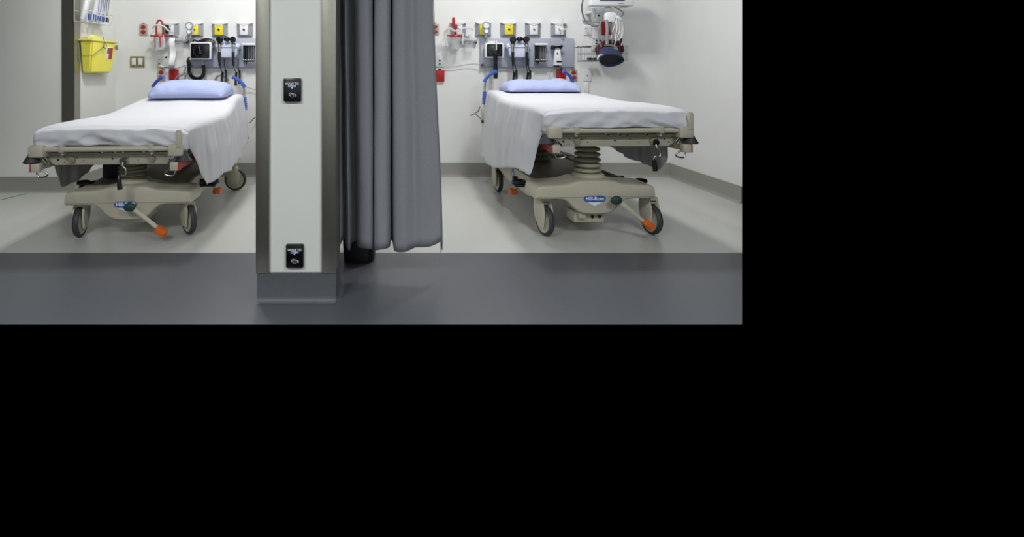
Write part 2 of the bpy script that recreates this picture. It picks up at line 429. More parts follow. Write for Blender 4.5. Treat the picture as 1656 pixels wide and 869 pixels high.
        # folded side rail
        b = MB()
        b.box((s*.430, -.74, Z(.638)), (.028, .50, .046), .006)
        b.box((s*.422, -.985, Z(.636)), (.052, .045, .052), .006)
        b.box((s*.415, -.60, Z(.685)), (.03, .05, .06), .004)
        b.box((s*.415, .30, Z(.640)), (.03, 1.2, .03), .006)
        for yy in (-.1, .3, .7): b.box((s*.425, yy, Z(.685)), (.02, .035, .1), .004)
        sr = b.build('side_rail', M_beige, T)
        MB().box((s*.4475, -.72, Z(.638)), (.007, .50, .044), .002).build('red_strip', M_redl, sr)
        MB().box((s*.4515, -.985, Z(.636)), (.009, .042, .050), .002).build('red_end', M_redl, sr)
        MB().tube([(s*.40, -.985, Z(.622)), (s*.36, -.985, Z(.60)), (s*.365, -.985, Z(.582)), (s*.41, -.985, Z(.578)), (s*.425, -.985, Z(.618))], .005).build('release_loop', M_chrome, sr)
        # push handle at the head end
        b = MB()
        hx = s*.452; dh = zl*.5; ns = set(C.objects)
        b.tube([(hx, .98, Z(.70)), (hx, .985, Z(.80)), (hx-s*.005, .985, 1.03)], .011)
        ph = b.build('push_handle', M_chrome, T)
        MB().tube([(hx-s*.003, .985, 1.028), (hx-s*.012, .98, 1.055), (hx-s*.055, .965, 1.10), (hx-s*.115, .94, 1.135)], .017, rf=lambda t: .019 if t < .25 or t > .9 else .016).build('blue_grip', M_blue, ph)
        b = MB()
        for k in range(7): b.lathe([(.012, 0), (.021, .004), (.021, .012), (.012, .016)], (hx+s*.004*(k < 4), .985, .80+.019*k), (0, 0, 1), 16)
        b.build('blue_ridged_sleeve', M_blue, ph)
        b = MB(); b.box((hx+s*.012, .97, Z(.70)), (.045, .05, .13), .01); b.build('handle_socket', M_beige, ph)
        MB().box((hx+s*.012, .97, Z(.63)), (.05, .055, .03), .008).build('socket_cap', M_blk, ph)
        for o in set(C.objects)-ns: o.data.transform(Matrix.Translation((0, 0, dh)))
    # fold-out crank with a black handle
    cx = .255 if mir < 0 else .08
    b = MB(); b.tube([(cx, -.93, Z(.665)), (cx, -.945, Z(.635)), (cx+.02, -.95, Z(.62)), (cx+.02, -.95, Z(.58)), (cx-.02, -.95, Z(.575)), (cx-.02, -.95, Z(.55))], .006, 2)
    b.cyl((cx, -.90, Z(.665)), (cx, -.94, Z(.665)), .022)
    ck = b.build('crank', M_chrome, T)
    b = MB(); b.cyl((cx-.02, -.95, Z(.555)), (cx-.012, -.95, Z(.485)), .013, .016); b.build('crank_grip', M_blk, ck)
    for o in set(C.objects)-nlit: o.data.transform(Matrix.Translation((lx, 0, 0)))
    # mattress
    zt = Z(.882)
    def fm(u, v):
        # rounded box skin around the cross section, v runs along the bed
        y = -.945+1.93*v
        e = min(1, min(v, 1-v)/.03); k = math.sqrt(max(0, 1-(1-e)**2))
        a = 2*PI*u; cxx = math.cos(a); sz = math.sin(a)
        px_ = math.copysign(abs(cxx)**.22, cxx)*(.465-.055*ramp(y, .1, .9)); pz = math.copysign(abs(sz)**.3, sz)*.057*(k*.75+.25)
        if v in (0.0, 1.0): px_ *= .97
        return Vector((px_, y, ztop(y, zt, rise)-.057+pz))
    b = MB(); b.grid(fm, 48, 50, True)
    bm = b.bm; bm.verts.ensure_lookup_table()
    bm.faces.new([bm.verts[i] for i in range(48)][::-1]); bm.faces.new([bm.verts[49*48+i] for i in range(48)])
    b.build('mattress', M_sheet, T)
    if tray:
        b = MB(); b.box((-.20, -.26, .424), (.20, .34, .17), .02); b.build('storage_box', M_navyd, T)
    return T
def sheet(label, loc, rz, lift, rise, dl, dr, seed):
    """one white sheet: tucked over the foot end, hanging down on both long sides.
       dl, dr: functions of y giving how far it hangs on the left and the right"""
    T = Vector((loc[0], loc[1], 0)); zt = .882+lift+.010
    hw = .478; y0 = -.962; y1 = .99
    # columns: left hem .. left edge .. right edge .. right hem; rows: foot hem, over the edge, to the head
    us = [-1-i/26 for i in range(26, 0, -1)]+[-1+2*i/56 for i in range(57)]+[1+i/26 for i in range(1, 27)]
    vs = [-.104+.0104*i for i in range(10)]+[i*(y1-y0)/110 for i in range(111)]
    b = MB(); bm = b.bm; rows = []
    for v in vs:
        row = []
        for u in us:
            au = abs(u); s = 1 if u > 0 else -1
            yy = y0+max(0, v)
            nz = noise.noise(Vector((u*2.4+seed, v*3.2, seed)))
            hw = .478-.055*ramp(yy, .1, .9)
            zt_ = ztop(yy, zt, rise)
            if v < 0:                      # foot face
                dz = -v
                xx = min(au, 1)*hw
                ex = max(0, au-1)
                y = y0-.010*math.sin(min(1, dz/.03)*PI/2)+.012*max(0, dz-.06)/.055
                cr = max(0, (min(au, 1)-.93)/.07); y += .035*cr*cr
                wr = noise.noise(Vector((u*5+dz*22+seed, dz*5, 3.3)))
                y += -.022*wr*min(1, dz*20)
                wr2 = noise.ridged_multi_fractal(Vector((u*2.2-dz*9, dz*6, seed)), 1, 2, 2, 1, 2)
                y += -.028*(wr2-.5)*min(1, dz*15)
                z = zt_-.022*(1 - math.cos(min(1, dz/.03)*PI/2)) - dz*.97+.008*nz
                if ex > 0: z -= 0; y += .03*ex*4 if ex < .25 else .03
                p = Vector((s*xx, y, z-.004*cr-.030*min(1, au)**5))
            elif au <= 1:
                x = u*hw
                re = min(1, (1-au)*hw/.035); rf_ = min(1, v/.035)
                z = zt_ - .020*(1-math.sqrt(max(0, 1-(1-re)**2))) - .022*(1-math.sqrt(max(0, 1-(1-rf_)**2)))
                z += .005*nz*min(re, rf_)+.0015*noise.noise(Vector((u*9, v*6, seed+4)))*min(re, rf_)
                cr = max(0, (au-.93)/.07)*max(0, 1-v/.04)
                z -= .030*au**5*max(0, 1-v/.30)**2
                p = Vector((x, yy+.035*cr*cr, z))
            else:
                a = (au-1)                 # 0..1 down the hanging part
                L = (dl if s < 0 else dr)(yy)
                d = a*L
                full = min(1, max(0, (L-.12)/.25))
                fold = (math.sin(yy*15+seed+d*1.5)+.55*math.sin(yy*27+1.7*seed-d*2)+.8*noise.noise(Vector((yy*7, d*2, seed))))*.5
                out = full*(.006+.020*min(1, d/.22)*(1+fold)+.006*math.sin(yy*46+seed)*min(1, d/.15)+ .05*d)
                tight = (1-full)*(.0-.02*max(0, a-.5))
                # where the sheet starts to hang free its front edge falls backwards
                x = hw+out+tight+.004*nz
                if full < 1: x += .002*math.sin(yy*20)*a
                yv = yy+full*.03*noise.noise(Vector((d*6, yy*4, seed)))
                cr = max(0, 1-v/.04); yv += .035*cr
                z = zt_-.020-d-.030*max(0, 1-v/.30)**2
                p = Vector((s*x, yv, z))
            row.append(bm.verts.new(p))
        rows.append(row)
    for j in range(len(rows)-1):
        for i in range(len(us)-1):
            bm.faces.new((rows[j][i], rows[j][i+1], rows[j+1][i+1], rows[j+1][i]))
    bmesh.ops.remove_doubles(bm, verts=bm.verts, dist=.0004)
    o = b.build('bed_sheet', M_sheet, None, 180, .0022, 0)
    o.location = T; o.rotation_euler = (0, 0, math.radians(rz))
    return tag(o, label, 'sheet', 'white sheets on the stretchers')
def pillow(label, loc, rz, w, l, h, tilt, seed):
    b = MB()
    def f(u, v, top):
        x = (2*u-1); y = (2*v-1)
        ex = max(0, 1-abs(x)**7); ey = max(0, 1-abs(y)**3.5)
        t = (ex**.55)*(ey**.55)
        # corners pulled out, sides drawn in
        xx = x*w/2*(1-.11*abs(y)**5)*(1-.02*(1-abs(y)**2)*abs(x)**4); yy = y*l/2*(1-.06*(1-abs(x)**2)*abs(y)**4)
        n = noise.noise(Vector((x*2.2+seed, y*2.2, seed)))*.016+noise.noise(Vector((x*5+seed, y*7, 2)))*.008
        edge = math.exp(-((1-abs(y))*4)**2)
        n += edge*.012*math.sin(x*11+seed)*noise.noise(Vector((x*3, 5, seed)))*2
        z = t*(h*.92+n*1.15) if top else -t*(h*.03)
        return Vector((xx, yy, z))
    b.grid(lambda u, v: f(u, v, True), 60, 40); b.grid(lambda u, v: f(u, v, False), 60, 40)
    bmesh.ops.remove_doubles(b.bm, verts=b.bm.verts, dist=.0008)
    o = b.build('pillow', M_pillow, None, 180)
    o.location = loc; o.rotation_euler = (math.radians(tilt), 0, math.radians(rz))
    return tag(o, label, 'pillow', 'pale blue pillows')
def ramp(x, x0, x1):
    t = max(0, min(1, (x-x0)/(x1-x0))); return t*t*(3-2*t)
# left bed
LB = (-1.87, 4.31, 0); LR = 4.0
stretcher('hospital_stretcher', 'beige wheeled stretcher in the left bay, lowered, with a dark storage box under it', LB, LR, -.115, .125,
          (8, 38, 0, 86), 1, .04, .08, True, -.01, -.035, .045)
sheet('white sheet on the left stretcher, hanging long on the side towards the pillar', LB, LR, -.115, .125,
      lambda y: .09+.37*ramp(y, -.86, -.50)-.14*ramp(y, -.45, .2)+.05*ramp(y, .3, .9),
      lambda y: .09+.34*ramp(y, -.93, -.64)+.04*ramp(y, -.4, .6), 1.3)
pillow('pale blue pillow on the left stretcher, a full rumpled one', (LB[0]-math.sin(math.radians(LR))*.74-.0, LB[1]+.74, .906), LR, .73, .46, .14, 5, 2.2)
# right bed
RB = (1.41, 4.33, 0); RR = 2.2
stretcher('hospital_stretcher', 'beige wheeled stretcher in the right bay, raised higher, crank hanging from its foot end', RB, RR, 0, .05,
          (12, 8, 4, -10), -1, -.075, .035, False, .005, 0)
sheet('white sheet on the right stretcher, hanging long on the side towards the curtain', RB, RR, 0, .05,
      lambda y: .09+.35*ramp(y, -.93, -.76)+.21*ramp(y, -.7, .8),
      lambda y: .09+.37*ramp(y, -.80, -.50)-.05*ramp(y, -.2, .5), 4.1)
pillow('pale blue pillow on the right stretcher, a flatter smoother one', (RB[0]+.005, RB[1]+.76, .950), RR, .73, .44, .105, 2, 5.5)
# ------------------------------------------------------------------ privacy curtain between the bays
YC = 2.86; SCN = F/YC
prof = [(541, .10), (546, .02), (551, .10), (556, .02), (560, .0), (562, .09), (566, .11), (570, .10), (573, .02), (580, -.03), (590, -.045), (598, -.035), (602, .01), (602.5, .08), (604.5, .085),
        (606, .0), (611, -.03), (618, -.042), (626, -.035), (631, .0), (632.5, .08), (634, .085), (636, .0), (643, -.03), (652, -.035), (661, -.012), (667, -.002), (676, -.025), (687, -.035), (696, -.03), (699, -.02), (700, .01), (698, .03)]
cp = catmull([((p-VX)/SCN, YC+o*.8, 0) for p, o in prof], 7)
b = MB(); rows = []
NZ = 60; n = len(cp)
for j in range(NZ+1):
    t = j/NZ; row = []
    for i, p in enumerate(cp):
        u = i/(n-1)
        zh = .160+.012*math.sin(u*23+1)+.022*ramp(p.y, YC+.0, YC+.07)+.05*math.exp(-((u-.93)/.05)**2)
        if u > .975: zh -= .035*ramp(u, .975, 1)
        z = zh+(H-.02-zh)*(1-t)
        low = ramp(1.0-z, -.6, .85)
        x = p.x+low*(.012*math.sin(u*9)+.042*ramp(u, .80, 1.0)+.006)
        y = p.y+low*.012*noise.noise(Vector((u*12, z*3, 1)))
        x += .003*noise.noise(Vector((u*20, z*2.5, 7)))
        row.append(b.bm.verts.new((x, y, z)))
    rows.append(row)
for j in range(NZ):
    for i in range(n-1): b.bm.faces.new((rows[j][i], rows[j][i+1], rows[j+1][i+1], rows[j+1][i]))
M_curt = mat('curtain_fabric', (133, 136, 142), .9, var=.06, scale=260, bump=.3, stretch=(1, 1, 2.2))
nt = M_curt.node_tree     # woven ribs and a dotted mesh look
wv = nt.nodes.new('ShaderNodeTexVoronoi'); wv.inputs['Scale'].default_value = 130
tc = [x for x in nt.nodes if x.type == 'TEX_COORD'][0]; nt.links.new(tc.outputs['Object'], wv.inputs['Vector'])
mx = nt.nodes.new('ShaderNodeMix'); mx.data_type = 'RGBA'; mx.blend_type = 'MULTIPLY'; mx.inputs[0].default_value = .35
rp = [x for x in nt.nodes if x.type == 'VALTORGB'][0]; bs = nt.nodes['Principled BSDF']
vr = nt.nodes.new('ShaderNodeValToRGB'); vr.color_ramp.elements[0].position = .1; vr.color_ramp.elements[1].position = .35
vr.color_ramp.elements[0].color = (.5, .5, .5, 1)
nt.links.new(wv.outputs['Distance'], vr.inputs[0]); nt.links.new(rp.outputs[0], mx.inputs[6]); nt.links.new(vr.outputs[0], mx.inputs[7]); nt.links.new(mx.outputs[2], bs.inputs['Base Color'])
cur = b.build('privacy_curtain', M_curt, None, 180, .0015, 0)
tag(cur, 'grey pleated privacy curtain hanging beside the pillar', 'curtain')
MB().tube([(p.x+.002+.05*ramp(k/10, 0, 1)*0, p.y, 0) for k, p in enumerate(cp[-1:])] and [((700-VX)/SCN+.048*ramp(1.0-z, -.6, .85)+.012*math.sin(9)*ramp(1.0-z, -.6, .85)*.0+.004, YC+.012, z) for z in [2.6, 2.0, 1.6, 1.2, .9, .7, .5, .3, .15]], .0028, 4).build('edge_binding', M_gcable, cur)
# black bin behind the curtain
b = MB()
def bf(u, v):
    a = 2*PI*u; k = .80+.20*v; c, s = math.cos(a), math.sin(a)
    return Vector((math.copysign(abs(c)**.55, c)*.112*k, math.copysign(abs(s)**.55, s)*.15*k, .0+.45*v))
b.grid(bf, 40, 12, True); bm = b.bm; bm.verts.ensure_lookup_table(); bm.faces.new([bm.verts[i] for i in range(40)][::-1])
t = thing('waste_bin', 'black waste bin on the dark floor behind the grey curtain', 'bin', (-.20, 3.20, 0))
b.build('bin_body', M_blk, t, 40, .004, 1)
MB().prism([(math.copysign(abs(math.cos(a))**.55, math.cos(a))*.116, math.copysign(abs(math.sin(a))**.55, math.sin(a))*.155) for a in [i*PI/18 for i in range(36)]], .45, .475, 'z', .004).build('bin_lid', M_blk, t)
# ------------------------------------------------------------------ touch-free door switches on the pillar
def wave_plate(px, py, label):
    z = CH-(py-VY)/332; x = (px-VX)/332
    t = thing('wave_switch', label, 'switch', (x, PY+.01, z), 0, 'touch-free switches on the pillar')
    b = MB(); b.box((0, -.010, 0), (.086, .020, .114), .006); pl = b.build('switch_plate', M_blkg, t)
    b = MB(); b.text('WAVE TO', .0148, (0, -.0205, .0300)).text('OPEN', .0148, (0, -.0205, .0185)); b.build('lettering', M_inkw, pl)
    b = MB(); b.cyl((0, -.0195, .0105), (0, -.022, .0105), .0034, seg=14); b.build('indicator_lamp', M_led, pl)
    b = MB(); y = -.0206          # raised hand between motion marks
    b.tube([(-.006, y, -.033), (-.008, y, -.022), (-.0035, y, -.022), (-.0025, y, -.014), (.0, y, -.021), (.002, y, -.014), (.0035, y, -.021), (.0065, y, -.016), (.0065, y, -.026), (.004, y, -.033)], .0006, 3, closed=True, seg=6)
    b.tube([(-.012, y, -.028), (-.0145, y, -.022), (-.011, y, -.016)], .0013, 4, seg=6)
    b.tube([(.012, y, -.030), (.0145, y, -.024), (.011, y, -.018)], .0013, 4, seg=6)
    b.tube([(.017, y, -.033), (.0195, y, -.026), (.016, y, -.021)], .0010, 4, seg=6)
    b.tube([(-.008, y, -.015), (-.0065, y, -.0115)], .0008, smooth=False, seg=6)
    b.build('hand_symbol', M_inkw, pl)
wave_plate(473, 145.5, 'upper black wave-to-open switch on the pillar')
wave_plate(477, 413.5, 'lower black wave-to-open switch near the foot of the pillar')
# ------------------------------------------------------------------ headwall devices; local x right, z up, -y out of the wall
def S(v): return v/SB
def outlet(px, py, label, w=.084, h=.120, plate=M_oplate):
    t = thing('wall_outlet', label, 'outlet', wall(px, py), 0, 'red duplex outlets')
    b = MB(); b.box((0, -.006, 0), (w, .012, h), .003).box((0, -.010, h/2+.010), (.028, .014, .008), .002); p = b.build('cover_plate', plate, t)
    for s in (-1, 1):
        q = MB().prism([(math.cos(a)*.0275, s*.027+math.sin(a)*.019*(1.15 if abs(math.sin(a)) > .8 else 1)) for a in [i*PI/12 for i in range(24)]], -.0165, -.010, 'y', .002).build('receptacle', M_rec, p)
        q2 = MB(); 
        for x in (-.008, .008): q2.box((x, -.0166, s*.026+.003), (.003, .001, .009))
        q2.cyl((0, -.0161, s*.026-.008), (0, -.0171, s*.026-.008), .003, seg=10); q2.build('slots', M_blk, q)
def redplate(px, py, label, w=.098, h=.125, name='red_cover_box'):
    t = thing(name, label, 'cover box', wall(px, py), 0, 'red cover boxes')
    MB().box((0, -.014, 0), (w, .028, h), .004).build('red_cover', M_red, t)
    MB().box((0, -.010, h/2+.007), (.03, .016, .012), .002).box((-.006, -.0285, 0), (.006, .002, .006)).build('top_clip', M_blk, t)
def gas(px, py, label, col, plain=None):
    t = thing('gas_outlet', label, 'gas outlet', wall(px, py, 0, .03), 0, 'medical gas outlets')
    w, h = .166, .146
    b = MB()      # splayed grey housing: wall edge wide, face narrow
    bm = b.bm; o = [(-w/2, -h/2), (w/2, -h/2), (w/2, h/2), (-w/2, h/2)]; i_ = [(-.046, -.056), (.046, -.056), (.046, .060), (-.046, .060)]
    A = [bm.verts.new((x, 0, z)) for x, z in o]; A2 = [bm.verts.new((x, -.012, z)) for x, z in o]; B = [bm.verts.new((x, -.045, z)) for x, z in i_]
    for k in range(4):
        bm.faces.new((A[k], A[(k+1) % 4], A2[(k+1) % 4], A2[k])); bm.faces.new((A2[k], A2[(k+1) % 4], B[(k+1) % 4], B[k]))
    bm.faces.new(A[::-1]); bm.faces.new(B)
    hs = b.build('housing', M_grey, t, 20)
    # curved white hood along the top
    pl = [(-w/2-.001, h/2+.002), (w/2+.001, h/2+.002), (w/2-.004, h/2-.008), (.046, h/2-.020), (0, h/2-.024), (-.046, h/2-.020), (-w/2+.004, h/2-.008)]
    MB().prism(pl, -.047, -.001, 'y', .002).build('top_hood', M_white, hs)
    f = MB().box((0, -.0475, -.004), (.084, .008, .104), .002).build('face_plate', col, t)
    MB().cyl((0, -.051, 0), (0, -.058, 0), .010).cyl((.004, -.056, .003), (.012, -.062, -.006), .005).build('socket', M_blk if not plain else M_gcable, f)
    b = MB()
    for x in (-.018, -.006, .008, .018): b.box((x, -.0518, .038), (.008, .001, .005))
    b.build('printed_line', M_ink, f)
    return t
def dial(b, x, z, r, y):
    b.lathe([(r*.96, 0), (r, .004), (r*.9, .012), (r*.86, .012)], (x, y, z), (0, -1, 0), 28)
def gauge_pair(px, py, label):
    t = thing('vacuum_regulator', label, 'regulator', wall(px, py, 0, .10), 0, 'vacuum regulators')
    b = MB(); b.box((0, -.075, -.004), (.060, .05, .125), .012).cyl((0, -.05, 0), (0, -.10, 0), .02).cyl((0, -.08, -.06), (0, -.08, -.095), .007).cyl((0, -.08, .058), (0, -.08, .085), .004)
    bd = b.build('regulator_body', M_white, t)
    b = MB(); b.lathe([(.040, .0), (.042, .008), (.040, .022), (.033, .024), (.033, .018)], (0, -.10, .030), (0, -1, 0), 32); r1 = b.build('gauge_rim', M_grey, bd)
    MB().cyl((0, -.118, .030), (0, -.1195, .030), .0325, seg=28).build('gauge_face', M_paper, r1)
    b = MB()
    for k in range(9):
        a = math.radians(-130+k*32.5); b.box((math.sin(a)*.026, -.1205, .030+math.cos(a)*.026), (.0025, .0015, .007), 0, (0, a, 0))
    b.box((.005, -.1212, .035), (.002, .001, .026), 0, (0, math.radians(35), 0)).build('gauge_marks', M_blk, r1)
    b = MB(); b.lathe([(.030, 0), (.031, .010), (.027, .026), (.020, .028)], (0, -.10, -.036), (0, -1, 0), 24); k = b.build('control_knob', M_grey, bd)
    MB().cyl((0, -.1275, -.036), (0, -.129, -.036), .019).build('knob_face', M_paper, k)
def suction(px, py, label, style):
    t = thing('suction_canister', label, 'suction canister', wall(px, py, 0, .13), 0, 'suction canisters')
    b = MB()      # clear graduated cup
    b.lathe([(.044, -.225), (.050, -.22), (.058, -.09), (.060, -.085), (.056, -.085), (.047, -.215), (.042, -.218)], (0, -.12, 0), (0, 0, 1), 28)
    b.box((.0, -.03, -.16), (.10, .05, .08), .004)
    cup = b.build('canister_cup', M_clear, t)
    b = MB(); b.lathe([(.060, -.088), (.063, -.082), (.060, -.074), (.04, -.066), (.02, -.060)], (0, -.12, 0), (0, 0, 1), 28)
    b.box((0, -.12, -.074), (.186, .03, .010), .004)
    for x in (-.085, .085): b.sphere((x, -.12, -.072), .013, (1.2, 1, .8), 12, 8)
    if style: b.cyl((-.03, -.16, -.08), (-.03, -.16, -.20), .005).cyl((.025, -.17, -.08), (.03, -.17, -.19), .006)
    lid = b.build('red_lid', M_red, t)
    b = MB()
    if style: b.tube([(-.034, -.12, -.065), (-.035, -.12, .02), (-.022, -.12, .075), (.0, -.12, .09), (.022, -.12, .075), (.035, -.12, .02), (.034, -.12, -.065)], .009)
    else: b.tube([(.0, -.12, -.06), (.0, -.12, .0), (-.014, -.12, .03), (-.020, -.12, .09)], .013).box((-.018, -.12, .07), (.034, .03, .10), .008).box((.005, -.12, .02), (.035, .03, .05), .006)
    b.build('red_handle', M_red, lid)
    b = MB()
    if style:
        b.tube([(-.07, -.13, .0), (-.04, -.15, .03), (.0, -.15, .035), (.06, -.15, .02), (.10, -.14, -.02), (.13, -.1, -.03)], .010)
        b.tube([(-.05, -.13, -.02), (-.09, -.14, -.05), (-.105, -.14, -.10), (-.08, -.14, -.135), (-.03, -.14, -.12), (.0, -.14, -.10)], .006)
        b.tube([(.05, -.15, -.07), (.06, -.15, -.15), (.055, -.15, -.20)], .007)
    else:
        b.tube([(-.12, -.13, -.04), (-.07, -.15, .0), (.0, -.15, -.03), (.08, -.15, .0), (.16, -.13, .0), (.18, -.1, -.01)], .010)
        b.tube([(-.09, -.13, -.05), (-.10, -.14, -.10), (-.095, -.14, -.16), (-.08, -.14, -.19)], .012)
        b.tube([(.085, -.13, -.05), (.075, -.14, -.12), (.075, -.14, -.17)], .010)
    b.build('clear_tubing', M_tube, t)
def carrier(px, py, label, strip):
    # clear mounting bracket with a vacuum trap
    t = thing('trap_bracket', label, 'bracket', wall(px, py, 0, .07), 0, 'clear brackets beside the canisters')
    MB().box((0, -.03, 0), (.20, .04, .018), .004).box((-.09, -.02, 0), (.02, .04, .04), .004).box((.09, -.02, 0), (.02, .04, .04), .004).build('bracket_bar', M_grey, t)
    MB().box((-.085, -.042, -.018), (.028, .006, .014), .002).box((.088, -.042, -.018), (.02, .006, .014), .002).build('bracket_clip', M_blk, t)
    b = MB(); b.box((0, -.05, .045), (.095, .05, .055), .008).box((.01, -.05, -.06), (.09, .05, .10), .008); b.build('clear_trap', M_clear, t)
    MB().box((-.01, -.077, .045), (.04, .001, .014)).box((.01, -.077, -.03), (.03, .001, .008)).build('trap_marks', M_ink, t)
    if strip:
        o = MB().grid(lambda u, v: Vector((-.055+.062*u+.010*math.sin(v*3.2)*(v), -.086-.012*math.sin(v*9)-.004*math.sin(u*5+v*3), .03-.295*v)), 10, 34).build('paper_strip', M_paper, None, 180, .0015)
        p = wall(px, py); o.location = p
        tag(o, 'long white paper strip hanging from the bracket in the left bay', 'paper strip')
def panel_rail(x0, x1, y0, y1, label):
    px, py = (x0+x1)/2, (y0+y1)/2; wd = S(x1-x0); ht = S(y1-y0)
    t = thing('headwall_panel', label, 'wall panel', wall(px, py), 0, 'grey equipment panels')
    p = MB().box((0, -.0175, 0), (wd, .035, ht), .006).build('panel_board', M_rail, t)
    MB().box((0, -.020, -ht/2-.003), (wd+.004, .042, .010), .002).build('lower_rail', M_grey, p)
    return t
def sphyg(px, py, label, cuff, hang):
    t = thing('blood_pressure_gauge', label, 'blood pressure gauge', wall(px, py, .0362, .12), 0, 'aneroid gauges')
    w = .232 if cuff else .20; h = .186 if cuff else .162
    b = MB(); b.box((0, -.06, 0), (w, .05, h), .018).box((0, -.02, 0), (w*.7, .04, h*.7), .01); c = b.build('case', M_white, t)
    MB().box((0, -.0855, 0), (w-.038, .006, h-.032), .010).build('dial_face', M_blkg, c)
    b = MB(); 
    for k in range(26):
        a = math.radians(-160+k*12.8); r = .062 if cuff else .056; L = .007 if k % 2 else .012
        b.box((math.sin(a)*r*1.15, -.0892, math.cos(a)*r), (.0022, .0012, L), 0, (0, a, 0))
    
    b.box((-.006, -.0900, .018), (.0035, .0012, .040), 0, (0, math.radians(-12), 0)).cyl((0, -.089, 0), (0, -.092, 0), .007)
    b.box((-.012, -.0895, .040), (.016, .001, .006)).box((.0, -.0895, -.022), (.03, .001, .004))
    b.build('dial_marks', M_ink if True else M_inkw, c)
    if cuff:
        # rolled black cuff in the basket behind the case
        b = MB()
        def cf(u, v):
            a = PI*u; r = .10+.012*math.sin(5*u+1)
            return Vector((.035+math.cos(a)*r*1.05*v, -.015-.035*(1-v), .055+math.sin(a)*r*.72*v))
        b.grid(cf, 30, 6)
        b.build('rolled_cuff', M_blk, t, 180, .028, 1)
        MB().tube([(-.105, -.03, .06), (-.08, -.05, .115), (-.03, -.06, .10), (.03, -.07, .12)], .009).build('cuff_tube', M_blk, t)
        MB().tube([(.10, -.05, .03), (.135, -.06, .05), (.15, -.05, .09)], .006).build('holder_wire', M_chrome, t)
    if hang == 'coil':
        b = MB()
        pts = [(-.142, -.05, -.095), (-.132, -.05, -.16), (-.130, -.05, -.22), (-.10, -.05, -.275), (-.05, -.05, -.295), (.0, -.05, -.28), (.025, -.05, -.225), (.018, -.05, -.15)]
        P = catmull(pts, 14); N = len(P)
        b.tube(P, .017, smooth=False, rf=lambda t: .0215 if int(t*(N-1)) % 2 else .0165, seg=12)
        b.build('coiled_hose', M_blk, t)
        MB().tube([(-.142, -.05, -.095), (-.14, -.05, -.08), (-.125, -.05, -.065)], .008).build('hose_end', M_blk, t); MB().tube([(.018, -.05, -.15), (.012, -.06, -.10), (.01, -.06, -.085)], .006).build('hose_end', M_gcable, t)
    else:
        b = MB()
        P = [(.006, -.11, -.03-.27*k/44) for k in range(45)]
        b.tube(P, .02, smooth=False, rf=lambda t: .026 if int(t*44) % 2 else .0205, seg=14)
        b.tube([(.006, -.11, -.04), (.010, -.105, -.02), (.015, -.10, .0)], .012)
        b.build('coiled_hose', M_blk, t)
        MB().cyl((.016, -.10, -.01), (.016, -.10, .105), .006).cyl((.016, -.06, .103), (.016, -.10, .103), .006).build('hose_hook', M_white, t)
        MB().box((-.01, -.03, .092), (.10, .03, .018), .004).build('case_clip', M_white, t)
    return t
def oto(px, py, label):
    t = thing('otoscope_station', label, 'diagnostic set', wall(px, py, .0362, .13), 0, 'wall diagnostic sets')
    b = MB()
    b.loft([(-.122, .045), (-.128, .0), (-.105, -.015), (-.10, -.075), (-.075, -.105), (.075, -.105), (.10, -.075), (.105, -.015), (.128, .0), (.122, .045), (.09, .052), (-.09, .052)], [(-.10, .012), (-.097, .005), (-.088, 0), (-.01, 0), (0, .006)]); b.box((0, -.055, .012), (.235, .11, .018), .008, None, 3).box((0, -.04, .07), (.11, .05, .05), .014)
    bs = b.build('holder_base', M_lblue, t)
    MB().cyl((.122, -.05, -.02), (.132, -.05, -.02), .008).build('side_screw', M_blk, bs)
    MB().cyl((0, -.07, .075), (0, -.074, .075), .009).build('round_mark', M_badge, bs)
    for s, x in ((-1, -.07), (1, .075)):
        b = MB(); b.cyl((x, -.125, .015), (x, -.125, -.045), .016, .013).cyl((x, -.125, .055), (x, -.125, .015), .010, .016); g = b.build('instrument_neck', M_chrome, t)
        b = MB(); b.sphere((x-.004*s, -.12, .085), .036 if s < 0 else .032, (1, .8, 1.1)).cyl((x, -.10, .085), (x, -.155, .088), .022, .026).cyl((x, -.12, .05), (x, -.12, .03), .02, .014)
        if s > 0: b.sphere((x-.07, -.115, .092), .034, (1, .8, .8)).cyl((x-.06, -.11, .092), (x-.01, -.11, .092), .014)
        b.build('instrument_head', M_blkg, g)
        b = MB(); b.tube([(x, -.125, -.045), (x, -.125, -.12), (x+.004, -.12, -.19)], .014, rf=lambda t: .0155-.004*t); b.build('handle', M_blk, g)
        b = MB(); y = -.10
        P = catmull([(x+.004, -.12, -.19), (x+.008, -.10, -.23), (x+.022, -.09, -.265), (x+.016, -.09, -.33), (x+.016, -.09, -.40)], 14); N = len(P)
        b.tube(P, .004, smooth=False, rf=lambda t: (.004 if t < .45 else (.015 if int(t*(N-1)) % 2 else .011)))
        if s > 0: b.tube([(x+.035, -.07, -.11), (x+.035, -.07, -.20), (x+.045, -.07, -.24)], .006)
        else: b.tube([(x+.035, -.07, -.11), (x+.035, -.07, -.18), (x+.05, -.07, -.235)], .005)
        P = catmull([(x+.05, -.07, -.235), (x+.052, -.07, -.30), (x+.045, -.07, -.38)], 14); N2 = len(P)
        b.tube(P, .01, smooth=False, rf=lambda t: (.014 if int(t*(N2-1)) % 2 else .010))
        b.build('coiled_cord', M_blk, g)
